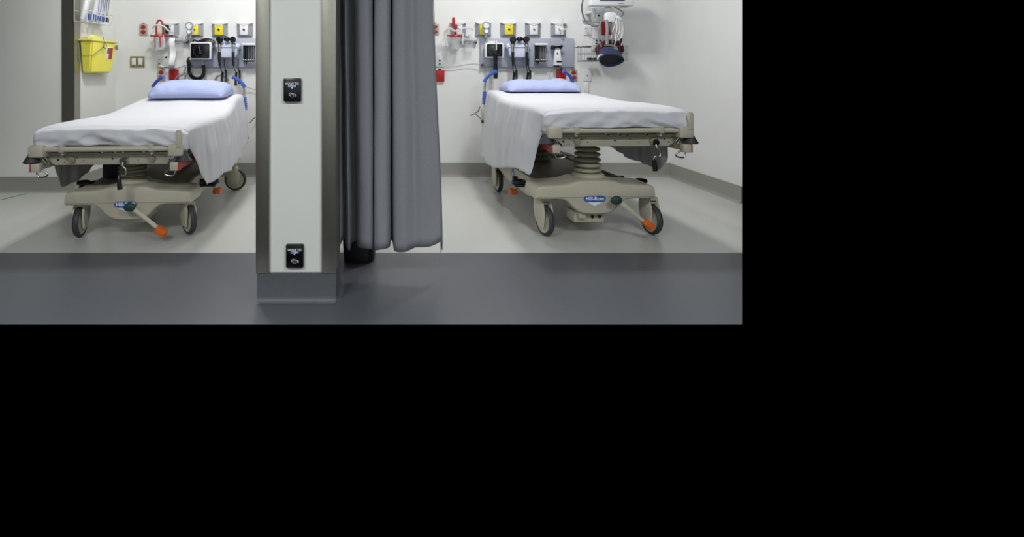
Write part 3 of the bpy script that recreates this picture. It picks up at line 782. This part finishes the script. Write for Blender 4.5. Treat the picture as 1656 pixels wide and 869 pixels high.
def specula(px, py, label):
    t = thing('specula_dispenser', label, 'dispenser', wall(px, py, .0362, .08), 0, 'specula dispensers')
    MB().box((0, -.035, .10), (.138, .07, .022), .004).box((0, -.006, 0), (.13, .012, .2), .003).build('dispenser_frame', M_white, t)
    MB().box((0, -.0135, -.002), (.122, .004, .17), .001).build('dark_backing', M_ink, t)
    for x in (-.052, -.028, -.0, .026, .05):
        b = MB(); w = .010 if x < -.01 else .0055
        b.cyl((x, -.04, .088), (x, -.04, -.085), w); b.cyl((x, -.04, -.085), (x, -.04, -.115 if x < -.01 else -.09), w*.7, .003)
        b.build('specula_tube', M_blk if x < -.01 else M_ink, t)
    MB().box((0, -.045, -.068), (.13, .05, .010), .002).build('lower_clamp', M_ink, t)
    b = MB()
    for x in (-.052, -.028, .0, .026, .05): b.sphere((x, -.07, -.062), .006, (1, 1, 1), 10, 8)
    b.build('release_studs', M_white, t)
def plate(px, py, w, h, m, label, name='cover_plate', cat='wall plate', dots=((0, 0, .006),), grp=None, dm=None):
    t = thing(name, label, cat, wall(px, py), 0, grp)
    p = MB().box((0, -.006, 0), (w, .012, h), .003).build('plate', m, t)
    b = MB()
    for x, z, r in dots: b.cyl((x, -.011, z), (x, -.015, z), r, r*.8, seg=16)
    b.build('sockets', dm or M_blk, p)
    return t
# --- left bay
outlet(232.5, 48, 'red duplex outlet beside the left suction canister, leftmost in the left bay')
t = thing('light_switch', 'brass plate with two white rocker switches in the left bay', 'light switch', wall(222.5, 100))
p = MB().box((0, -.005, 0), (.155, .010, .118), .003).build('switch_plate', M_brass, t)
for x in (-.035, .035):
    q = MB().box((x, -.011, 0), (.044, .010, .078), .003, (math.radians(4), 0, 0)).build('rocker', M_white, p)
    MB().box((x, -.0165, -.036), (.022, .006, .010), .002).build('rocker_mark', M_ink, q)
gas(275.5, 48, 'white-faced gas outlet behind the red suction handle in the left bay', M_white)
gas(315, 48, 'yellow-faced gas outlet behind the twin gauges in the left bay', M_yel)
gas(354.5, 48, 'yellow-faced gas outlet with nothing plugged in, left bay', M_yel)
gas(395, 48, 'white-faced gas outlet nearest the pillar in the left bay', M_white)
gauge_pair(306.8, 46.5, 'twin-dial vacuum regulator on the gas outlet in the left bay')
suction(257.5, 46.5, 'clear suction canister with red lid and tall red loop handle, left bay', 1)
t = thing('flow_gauge', 'small black flow gauge plugged in beside the red loop handle, left bay', 'gauge', wall(271.5, 47.5, .05))
MB().box((0, -.018, .022), (.036, .03, .042), .006).box((.0, -.018, -.026), (.034, .03, .040), .006).build('gauge_body', M_blk, t)
MB().cyl((0, -.01, -.045), (0, -.01, .045), .007).build('gauge_stem', M_chrome, t)
carrier(287, 66.5, 'clear bracket with trap and white strip clipped on, left bay', True)
plate(256.5, 74, .12, .125, M_white, 'blank white wall plate under the left suction canister', dots=((-.04, -.04, .003),), grp=None)
dpl = plate(268, 99.5, .180, .120, M_liteg, 'wide data plate with black plug above the red outlet, left bay', 'data_plate', 'data plate', ((-.065, .02, .006), (-.065, -.028, .011), (.01, .045, .012), (.07, -.01, .006)), 'data plates')
t = thing('plug', 'white plug with small cord in the wide data plate, left bay', 'plug', wall(262, 107, .014))
MB().box((0, -.01, 0), (.06, .02, .016), .004, (0, math.radians(28), 0)).build('plug_body', M_white, t)
outlet(261.5, 121, 'red duplex outlet low behind the left pillow')
redplate(282.2, 121.5, 'flat red cover box low beside the duplex outlet, left bay')
prl = panel_rail(310, 425, 62.5, 108, 'grey equipment panel on the back wall of the left bay')
sgl = sphyg(324, 82.3, 'white-cased pressure gauge with rolled black cuff on top, left bay', True, 'coil')
oto(367, 77.5, 'pale wall holder with two black instruments, left bay')
specula(402.5, 87, 'specula dispenser with black tubes next to the pillar, left bay')
def cable(name, par, pts, r, m, smooth=8):
    # a cord is a part of the thing it comes out of
    L0 = par.location
    return MB().tube([Vector(wall(x, y, off))-L0 for x, y, off in pts], r, smooth).build(name, m, par, 180)
cable('cord', dpl, [(264, 108, .03), (275, 110.5, .05), (288, 110, .05), (300, 106, .06), (312, 105.5, .06)], .0035, M_wire)
cable('cuff_hose', sgl, [(283, 131, .07), (287, 124, .08), (296, 120, .08), (299, 112, .07), (300, 108, .055)], .011, M_gcable)
cable('supply_hose', prl, [(348, 131, .06), (351, 124, .07), (358, 122, .07), (366, 126, .07), (369, 131, .06)], .011, M_gcable)
cable('cord', prl, [(380, 136, .06), (392, 139, .05), (405, 143, .03), (415, 146, .03)], .003, M_wire)
cable('cord', prl, [(402, 199, .06), (405, 198, .05), (409, 193, .04), (414, 189, .03)], .004, M_blk)
# --- right bay
outlet(703.5, 47.5, 'red duplex outlet next to the curtain edge, right bay')
gas(741, 47.5, 'white-faced gas outlet behind the red suction fitting, right bay', M_white)
gas(782, 47.5, 'yellow-faced gas outlet behind the twin gauges, right bay', M_yel)
gas(822.5, 47.5, 'yellow-faced gas outlet with nothing plugged in, right bay', M_yel)
gas(862.5, 47.5, 'plain white-faced gas outlet above the black instruments, right bay', M_white, 1)
gas(903.5, 47.5, 'white-faced gas outlet with a flow meter, rightmost of its row', M_white, 1)
gauge_pair(786, 45.5, 'twin-dial vacuum regulator on the gas outlet, right bay')
suction(736.5, 46, 'clear suction canister with red lid and short red handle, right bay', 0)
carrier(757, 66.5, 'clear bracket with trap beside the right suction canister', False)
t = thing('flow_meter', 'clear thin-tube flow meter on the rightmost gas outlet', 'flow meter', wall(908.5, 47, .06))
MB().cyl((0, -.02, .0), (0, -.02, .125), .009, .007).cyl((0, -.02, -.06), (0, -.02, .0), .016).build('flow_tube', M_tube, t)
MB().box((0, -.02, -.005), (.035, .03, .03), .006).cyl((-.03, -.02, -.005), (.04, -.02, -.005), .009).build('flow_valve', M_white, t)
dpr = plate(708, 99, .125, .120, M_liteg, 'grey data plate beside the curtain edge, right bay', 'data_plate', 'data plate', ((-.045, .034, .010), (.02, .005, .011), (.02, -.030, .011)), 'data plates')
t = thing('plug', 'white plug low on the data plate beside the curtain', 'plug', wall(702, 107, .014))
MB().box((0, -.01, 0), (.06, .02, .016), .004, (0, math.radians(-35), 0)).build('plug_body', M_white, t)
redplate(711, 122.5, 'bright red cover box beside the curtain, right bay')
prr = panel_rail(776, 927, 62.5, 107.5, 'grey equipment panel on the back wall of the right bay')
sgr = sphyg(799.7, 81.5, 'white-cased pressure gauge with black coiled hose hanging down, right bay', False, 'hang')
oto(839, 77.5, 'pale wall holder with black instruments above the right pillow')
specula(874.7, 87, 'specula dispenser with black tubes, right bay')
t = thing('wall_thermometer', 'white handheld thermometer with black head on the right panel', 'thermometer', wall(902, 92, .035, .09))
MB().prism([(-.040, -.09), (.045, -.09), (.025, .085), (-.030, .085)], -.06, -.01, 'y', .006).build('thermometer_body', M_white, t)
MB().box((-.052, -.05, .10), (.045, .05, .042), .008).box((-.002, -.05, .105), (.06, .05, .026), .006).cyl((.03, -.04, .09), (.045, -.06, .12), .014).build('thermometer_head', M_blk, t)
MB().box((.012, -.062, -.05), (.055, .004, .016), .002).cyl((-.005, -.06, .035), (-.005, -.064, .035), .009).box((.0, -.03, -.10), (.04, .03, .02), .004).build('thermometer_buttons', M_blk, t)
redplate(906.5, 122, 'red cover box behind the right push handle', w=.098, h=.13)
outlet(927, 121.5, 'red duplex outlet right of the blue push handle, right bay')
plate(949.5, 48, .085, .115, M_white, 'white single-socket plate left of the hanging cables', 'socket_plate', 'wall plate', ((-.02, .01, .007), (-.02, .01, .004)), 'white single-socket plates')
plate(949.5, 122.5, .085, .118, M_white, 'white single-socket plate below the wire basket', 'socket_plate', 'wall plate', ((0, 0, .007),), 'white single-socket plates')
MBt = thing('white_conduit', 'narrow white wall conduit running between the plate and pillow level, right bay', 'conduit', wall(948, 141))
MB().box((0, -.008, 0), (.045, .016, .12), .003).build('conduit_cover', M_white, MBt)
redplate(980, 46, 'red cover box behind the hanging monitor cables', w=.105, h=.145)
plate(964.5, 24, .125, .16, M_liteg, 'grey plate under the patient monitor', 'data_plate', 'data plate', ((-.04, .05, .006), (-.04, -.03, .006), (.02, .03, .012), (.02, -.01, .012)), None)
plate(965.5, 72, .13, .14, M_liteg, 'grey socket plate behind the wire basket', 'data_plate', 'data plate', ((-.01, .04, .010), (-.01, .01, .010), (.03, .04, .01), (.03, .01, .01), (-.01, -.04, .01)), None)
cable('cord', dpr, [(706, 108.5, .03), (722, 108.3, .03), (738, 107.8, .03), (752, 105, .03), (766, 103.6, .04), (779, 104.6, .05)], .0028, M_wire)
MB_p = MB().cyl(wall(780, 105, .036), wall(780, 105, .06), .011).build('cord_plug', M_blk, None)
tag(MB_p, 'small black plug at the lower left corner of the right panel', 'plug')
cable('cord', prr, [(783, 106, .04), (785.5, 113, .04), (786, 122, .05), (786, 135, .06), (785, 148, .08)], .0035, M_wire)
cable('cord', prr, [(898, 108, .04), (893, 114, .04), (889, 121, .04), (887, 130, .04)], .0022, M_wire)
cable('cord', prr, [(828, 108, .04), (830, 115, .04), (833, 122, .04), (835, 129, .04)], .0022, M_wire)
# bundle of grey cords by the head of the right bed
for k, (pp, lb) in enumerate((([(760, 187, .25), (767, 184, .25), (773, 180, .25), (776, 173, .28)], 'grey cord end sticking out left of the right stretcher head'),
                              ([(770, 185, .22), (775, 190, .2), (781, 196, .15), (784, 203, .1)], 'grey cord slanting down behind the right stretcher sheet'))):
    cable('cord', prr, pp, .006 if k == 0 else .004, M_wire)
# --- patient monitor on its wall arm, off the right end of the panel
MD = .36
def mpt(px, py, off): # point at a distance off the back wall
    d = D-off; return ((px-VX)*d/F, d, CH-(py-VY)*d/F)
o0 = mpt(987, -14, MD)
t = thing('patient_monitor', 'white patient monitor on a wall arm above the wire basket', 'monitor', o0)
sm = (D-MD)/F
b = MB(); b.box((0, 0, 0), (70*sm, .10, 49*sm), .016, None, 3); cs = b.build('monitor_case', M_white, t)
MB().box((0.0, -.0505, -2.5*sm), (40*sm, .004, 29*sm), .002).build('screen', M_screen, cs)
MB().text('MON', .018, (15*sm, -.0512, -20.5*sm)).build('small_print', M_ink, cs) if False else MB().box((14*sm, -.0503, -20.5*sm), (8*sm, .001, 1.1*sm)).build('small_print', M_ink, cs)
MB().box((22*sm, 0, -25*sm), (12*sm, .05, 1.5*sm), .002).build('monitor_foot', M_grey, cs)
b = MB(); b.cyl((-2*sm, .03, -24*sm), (-2*sm, .03, -36*sm), .030).box((-2*sm, .03, -29*sm), (14*sm, .09, 5*sm), .008).tube([(-2*sm, .03, -30*sm), (-10*sm, .12, -31*sm), (-19*sm, .25, -30*sm), (-20*sm, MD-.02, -30*sm)], .018)
b.box((-20*sm, MD-.03, -30*sm), (.07, .05, .16), .01); b.cyl((-17*sm, .16, -40*sm), (-17*sm, .16, -25*sm), .02)
b.build('wall_arm', M_liteg, t)
b = MB(); b.box((-1*sm, -.0, -41*sm), (16*sm, .07, 13*sm), .014).prism([(-8*sm, -36*sm), (7*sm, -36*sm), (4*sm, -50*sm), (-5*sm, -50*sm)], -.045, -.02, 'y', .004); b.build('probe_holder', M_white, t)
t0 = t
def mc(name, label, pts, r, m, g=None):
    return MB().tube([Vector(mpt(x, y, of))-t0.location for x, y, of in pts], r, 8).build(name, m, t0, 180)
mc('monitor_cable', 'grey monitor cable looping wide left of the monitor', [(944, -4, .30), (941, 8, .24), (941.5, 20, .18), (946, 32, .14), (953, 39.5, .13), (962, 42, .13), (971, 41, .16)], .008, M_gcable)
mc('monitor_cable', 'grey monitor cable bowing out right under the monitor', [(993, 11, .30), (1001, 15, .30), (1008, 21, .30), (1005, 26, .32), (998, 30, .34)], .006, M_gcable)
mc('cuff_hose', 'pale grey hose hanging straight down to the navy cuff', [(981, 34, .42), (982, 45, .43), (982, 60, .43), (982, 73, .43)], .015, M_gcable)
mc('sensor_cable', 'grey sensor cable curving left of the cuff hose', [(973, 33, .42), (969, 44, .42), (967, 56, .42), (969, 68, .42), (973, 76, .42)], .006, M_gcable)
mc('sensor_cable', 'dark sensor cable curving right of the cuff hose', [(986, 37, .42), (988, 48, .42), (991, 60, .42), (990, 70, .42)], .007, M_wire)
b_pts = [([(1001, 28, .40), (1006, 38, .40), (1007.5, 52, .40), (1003, 62, .40), (997, 66, .40)]), ([(999, 28, .41), (1002, 40, .41), (1001, 54, .41), (995, 64, .41)]),
         ([(998, 28, .41), (994, 42, .42), (990, 54, .42), (989, 62, .42)]), ([(1000, 28, .40), (1004, 44, .40), (1005, 60, .40), (1005, 74, .40)]), ([(997, 29, .42), (998, 44, .42), (996, 58, .42), (994, 74, .42)])]
wt = thing('sensor_leads', 'bundle of white sensor leads hanging right of the cuff', 'leads', mpt(1000, 30, .40))
for pp in b_pts:
    bb = MB().tube([Vector(mpt(*q))-Vector(wt.location) for q in pp], .0045, 8)
    bb.build('lead', M_wcable, wt, 180)
MB().box(Vector(mpt(1004, 66, .40))-Vector(wt.location), (.02, .02, .045), .004, (0, math.radians(20), 0)).build('lead_clip', M_blk, wt)
MB().box(Vector(mpt(1000, 29, .40))-Vector(wt.location), (.06, .03, .03), .006, (0, math.radians(35), 0)).build('lead_hook', M_white, wt)
# wire basket
bx0, bx1, bz0, bz1 = 938, 1012, 74.5, 98
o0 = mpt((bx0+bx1)/2, bz1, .10)
t = thing('wire_basket', 'grey wire basket on the back wall right of the panel', 'basket', (o0[0], D, o0[2]))
wd = (bx1-bx0)*(D-.17)/F; ht = (bz1-bz0)*(D-.17)/F; dp = .165
def ring(z, r): 
    return [(-wd/2, -.005, z), (-wd/2, -dp, z), (wd/2, -dp, z), (wd/2, -.005, z)]
b = MB(); b.tube(ring(ht, 0), .0032, smooth=False, closed=True, seg=8).tube(ring(0, 0), .0028, smooth=False, closed=True, seg=8).tube(ring(ht*.5, 0), .0018, smooth=False, closed=True, seg=8)
b.box((0, -.004, ht*1.0), (wd+.05, .008, .012), .002)
fr = b.build('basket_rim', M_chrome, t)
b = MB()
for k in range(22):
    x = -wd/2+wd*k/21; b.tube([(x, -.005, 0), (x, -dp, 0), (x, -dp, ht)], .0015, smooth=False, seg=6)
for k in range(4):
    y = -.03-.035*k
    for s in (-1, 1): b.cyl((s*wd/2, y, 0), (s*wd/2, y, ht), .0015, seg=6)
b.build('basket_wires', M_gcable, t)
# things in the basket
o = MB().box((0, 0, 0), (.042, .05, .030), .008).box((.052, 0, 0), (.035, .05, .028), .006).build('black_connector', M_blk, None); o.location = mpt(953.5, 95.5, .10); tag(o, 'pair of small black connectors lying in the wire basket', 'connector')
def rollc(u, v):
    a = 2*PI*u; r = 1+.06*math.sin(3*a); return Vector((math.cos(a)*.125*r+.0, -.05+.10*v, math.sin(a)*.085*r))
b = MB(); b.grid(rollc, 36, 6, True); b.tube([(-.115, -.05, -.02), (-.09, -.05, .07), (0, -.05, .095), (.09, -.05, .07), (.12, -.05, -.01)], .014)
o = b.build('folded_cuff', M_maroon, None, 180, .016); o.location = mpt(985, 82, .10); tag(o, 'dark maroon folded cuff inside the wire basket behind the navy one', 'cuff')
# navy cuff: open truncated bag, mouth tilted towards the camera, hanging from the hose
t = thing('navy_cuff', 'navy blue pressure cuff hanging by a hose in front of the basket', 'cuff', mpt(986, 88, .43))
t.rotation_euler = (math.radians(42), math.radians(8), math.radians(8))
k = (D-.43)/F
def cuf(u, v):
    a = 2*PI*u; rx = (17.5+3.5*v)*k; rz = (7+2.5*v)*k
    dip = -6.5*k*v*max(0, -math.sin(a))**2
    return Vector((math.cos(a)*rx, .02-.09*v, math.sin(a)*rz+dip+(2.5-3.5*v)*k))
b = MB(); b.grid(cuf, 44, 12, True); bm = b.bm; bm.verts.ensure_lookup_table(); bm.faces.new([bm.verts[i] for i in range(44)][::-1])
cf_ = b.build('cuff_band', M_navy, t, 60, .006)
b = MB(); n = 44; bm = b.bm; vv = [bm.verts.new(cuf(i/n, .80)*.985) for i in range(n)]; bm.faces.new(vv); b.build('cuff_lining', M_navyd, t, 0)
MB().box((-20*k, -.05, -3*k), (.02, .02, .05), .003).box((-18.5*k, -.06, 3*k), (.03, .012, .014), .002).build('cuff_label', M_white, t)
# --- rack and sharps container on the return wall of the left bay: local x = depth, -y = out of the wall
def side(px, py):    # point on that wall
    y = XL*F/(px-VX); return (XL, y, CH-(py-VY)*y/F)
q = side(150, 96); 
t = thing('sharps_container', 'yellow sharps container in a wire bracket on the left return wall', 'sharps container', (XL, 5.21, CH), PI/2)
b = MB()
w0, w1, hh = .19, .235, .31; dpt = .17
bm = b.bm
def ringv(w, z, d): return [bm.verts.new((x, y, z)) for x, y in ((-w, -.01), (w, -.01), (w, -d), (-w, -d))]
A = ringv(.185, .0, .09); B = ringv(.225, hh, .13)
for i in range(4): bm.faces.new((A[i], A[(i+1) % 4], B[(i+1) % 4], B[i]))
bm.faces.new(A[::-1]); bm.faces.new(B)
bmesh.ops.bevel(bm, geom=list(bm.edges), offset=.014, segments=3, affect='EDGES')
bd = b.build('container_body', M_sharp, t, 50)
b = MB(); b.box((0, -.07, hh+.004), (.47, .14, .020), .008); b.box((-.10, -.07, hh+.02), (.20, .11, .03), .012); b.tube([(-.20, -.08, hh+.01), (-.17, -.08, hh+.035), (-.11, -.08, hh+.045), (-.05, -.08, hh+.035), (-.02, -.08, hh+.01)], .014)
b.build('container_lid', M_sharpt, t)
lab = MB().box((.10, -.1175, .200), (.11, .003, .125), .001, (math.radians(7.35), 0, 0)).build('warning_label', M_paper, bd)
MB().box((.122, -.1190, .198), (.062, .003, .11), 0, (math.radians(7.35), 0, 0)).build('red_label_block', M_redl, lab)
MB().box((.070, -.1215, .222), (.038, .003, .055), 0, (math.radians(7.35), 0, 0)).build('dark_label_block', M_ink, lab)
b = MB()
b.tube([(-.235, -.005, .165), (-.235, -.10, .165), (-.215, -.125, .165), (-.05, -.14, .255), (-.03, -.14, .28)], .0035, smooth=False)
b.tube([(-.235, -.005, .29), (-.235, -.012, .16), (-.23, -.012, .11)], .004, smooth=False)
b.tube([(-.06, -.147, .25), (-.02, -.147, .24), (-.01, -.147, .28), (-.045, -.147, .292), (-.06, -.147, .25)], .0035, 4)
b.tube([(-.04, -.145, .25), (-.03, -.14, .31), (-.015, -.12, .35)], .0035)
b.build('wire_bracket', M_wire, t)
MB().box((.200, -.140, .26), (.026, .02, .05), .004).build('bracket_latch', M_wire, t)
# wire rack of packets above it
t = thing('wire_rack', 'white wire rack of sealed packets above the yellow container', 'rack', (XL, 5.12, 1.60), PI/2)
b = MB(); W = .42
for z in (.0, .10, .30): b.tube([(-W/2, -.004, z), (-W/2, -.12-.03*(z > .05), z), (W/2, -.12-.03*(z > .05), z), (W/2, -.004, z)], .003, smooth=False, closed=True, seg=8)
for k in range(8):
    x = -W/2+W*k/7; b.tube([(x, -.004, .0), (x, -.12, .0), (x, -.15, .10 if k % 2 else .30)], .002, smooth=False, seg=6)
for x in (-W/2, -.02, W/2): b.tube([(x, -.004, 0), (x, -.004, .50)], .003, smooth=False)
b.build('rack_wires', M_wcable, t)
cols = [(-.15, .075, M_clear, M_paper), (-.065, .07, M_paper, M_clear), (.03, .075, M_badge, M_paper), (.10, .055, M_badge, M_paper), (.165, .06, M_green, M_paper)]
names = ['clear packet leaning at the left end of the wire rack', 'white packet next to the leaning clear one in the wire rack', 'blue-edged airway packet in the middle of the wire rack', 'second blue-edged airway packet, right of the middle in the wire rack', 'green-edged airway packet at the right end of the wire rack']
for (x, wv_, ec, fc), nm in zip(cols, names):
    pk = thing('packet', nm, 'packet', (XL, 5.12, 1.60), PI/2, 'sealed packets in the wire rack')
    tl = .07 if x < -.1 else .03
    b = MB(); b.box((x, -.08, .17), (wv_, .02, .30), .004, (math.radians(10), tl, 0)); b.build('wrapper', fc, pk)
    if x > 0:
        b = MB(); b.tube([(x+math.cos(a)*wv_*.30, -.115-.02*math.sin(a)*.5, .20+math.sin(a)*.11) for a in [i*PI/8 for i in range(16)]], .003, 3, closed=True, seg=8); b.build('airway_outline', ec, pk)
        MB().box((x, -.11, .05), (wv_*.8, .012, .05), .004).build('coloured_tab', M_badge if ec is M_badge else M_navyd, pk)
    else:
        MB().box((x+.01, -.108, .05), (wv_*.6, .012, .06), .004).build('coloured_tab', M_badge, pk)
pk = thing('glove_box', 'white box with red and violet marks at the top of the wire rack', 'box', (XL, 5.12, 1.60), PI/2)
MB().box((0, -.07, .42), (.36, .10, .12), .005).build('carton', M_white, pk)
b = MB()
for k in range(7): b.box((-.13+.045*k, -.1205, .375), (.026, .002, .016))
b.build('printed_marks', M_redl, pk)
# green tape on the floor at far left
o = MB().prism([(-.0, -.0), (.018, .0), (.018-.10, -.40), (-.10, -.40)], .0005, .003, 'z').build('floor_tape', M_tape, None)
p1 = (42-VX)*4.86/F
o.location = (p1, 4.86, 0); tag(o, 'thin green tape strip on the pale floor at far left', 'tape')
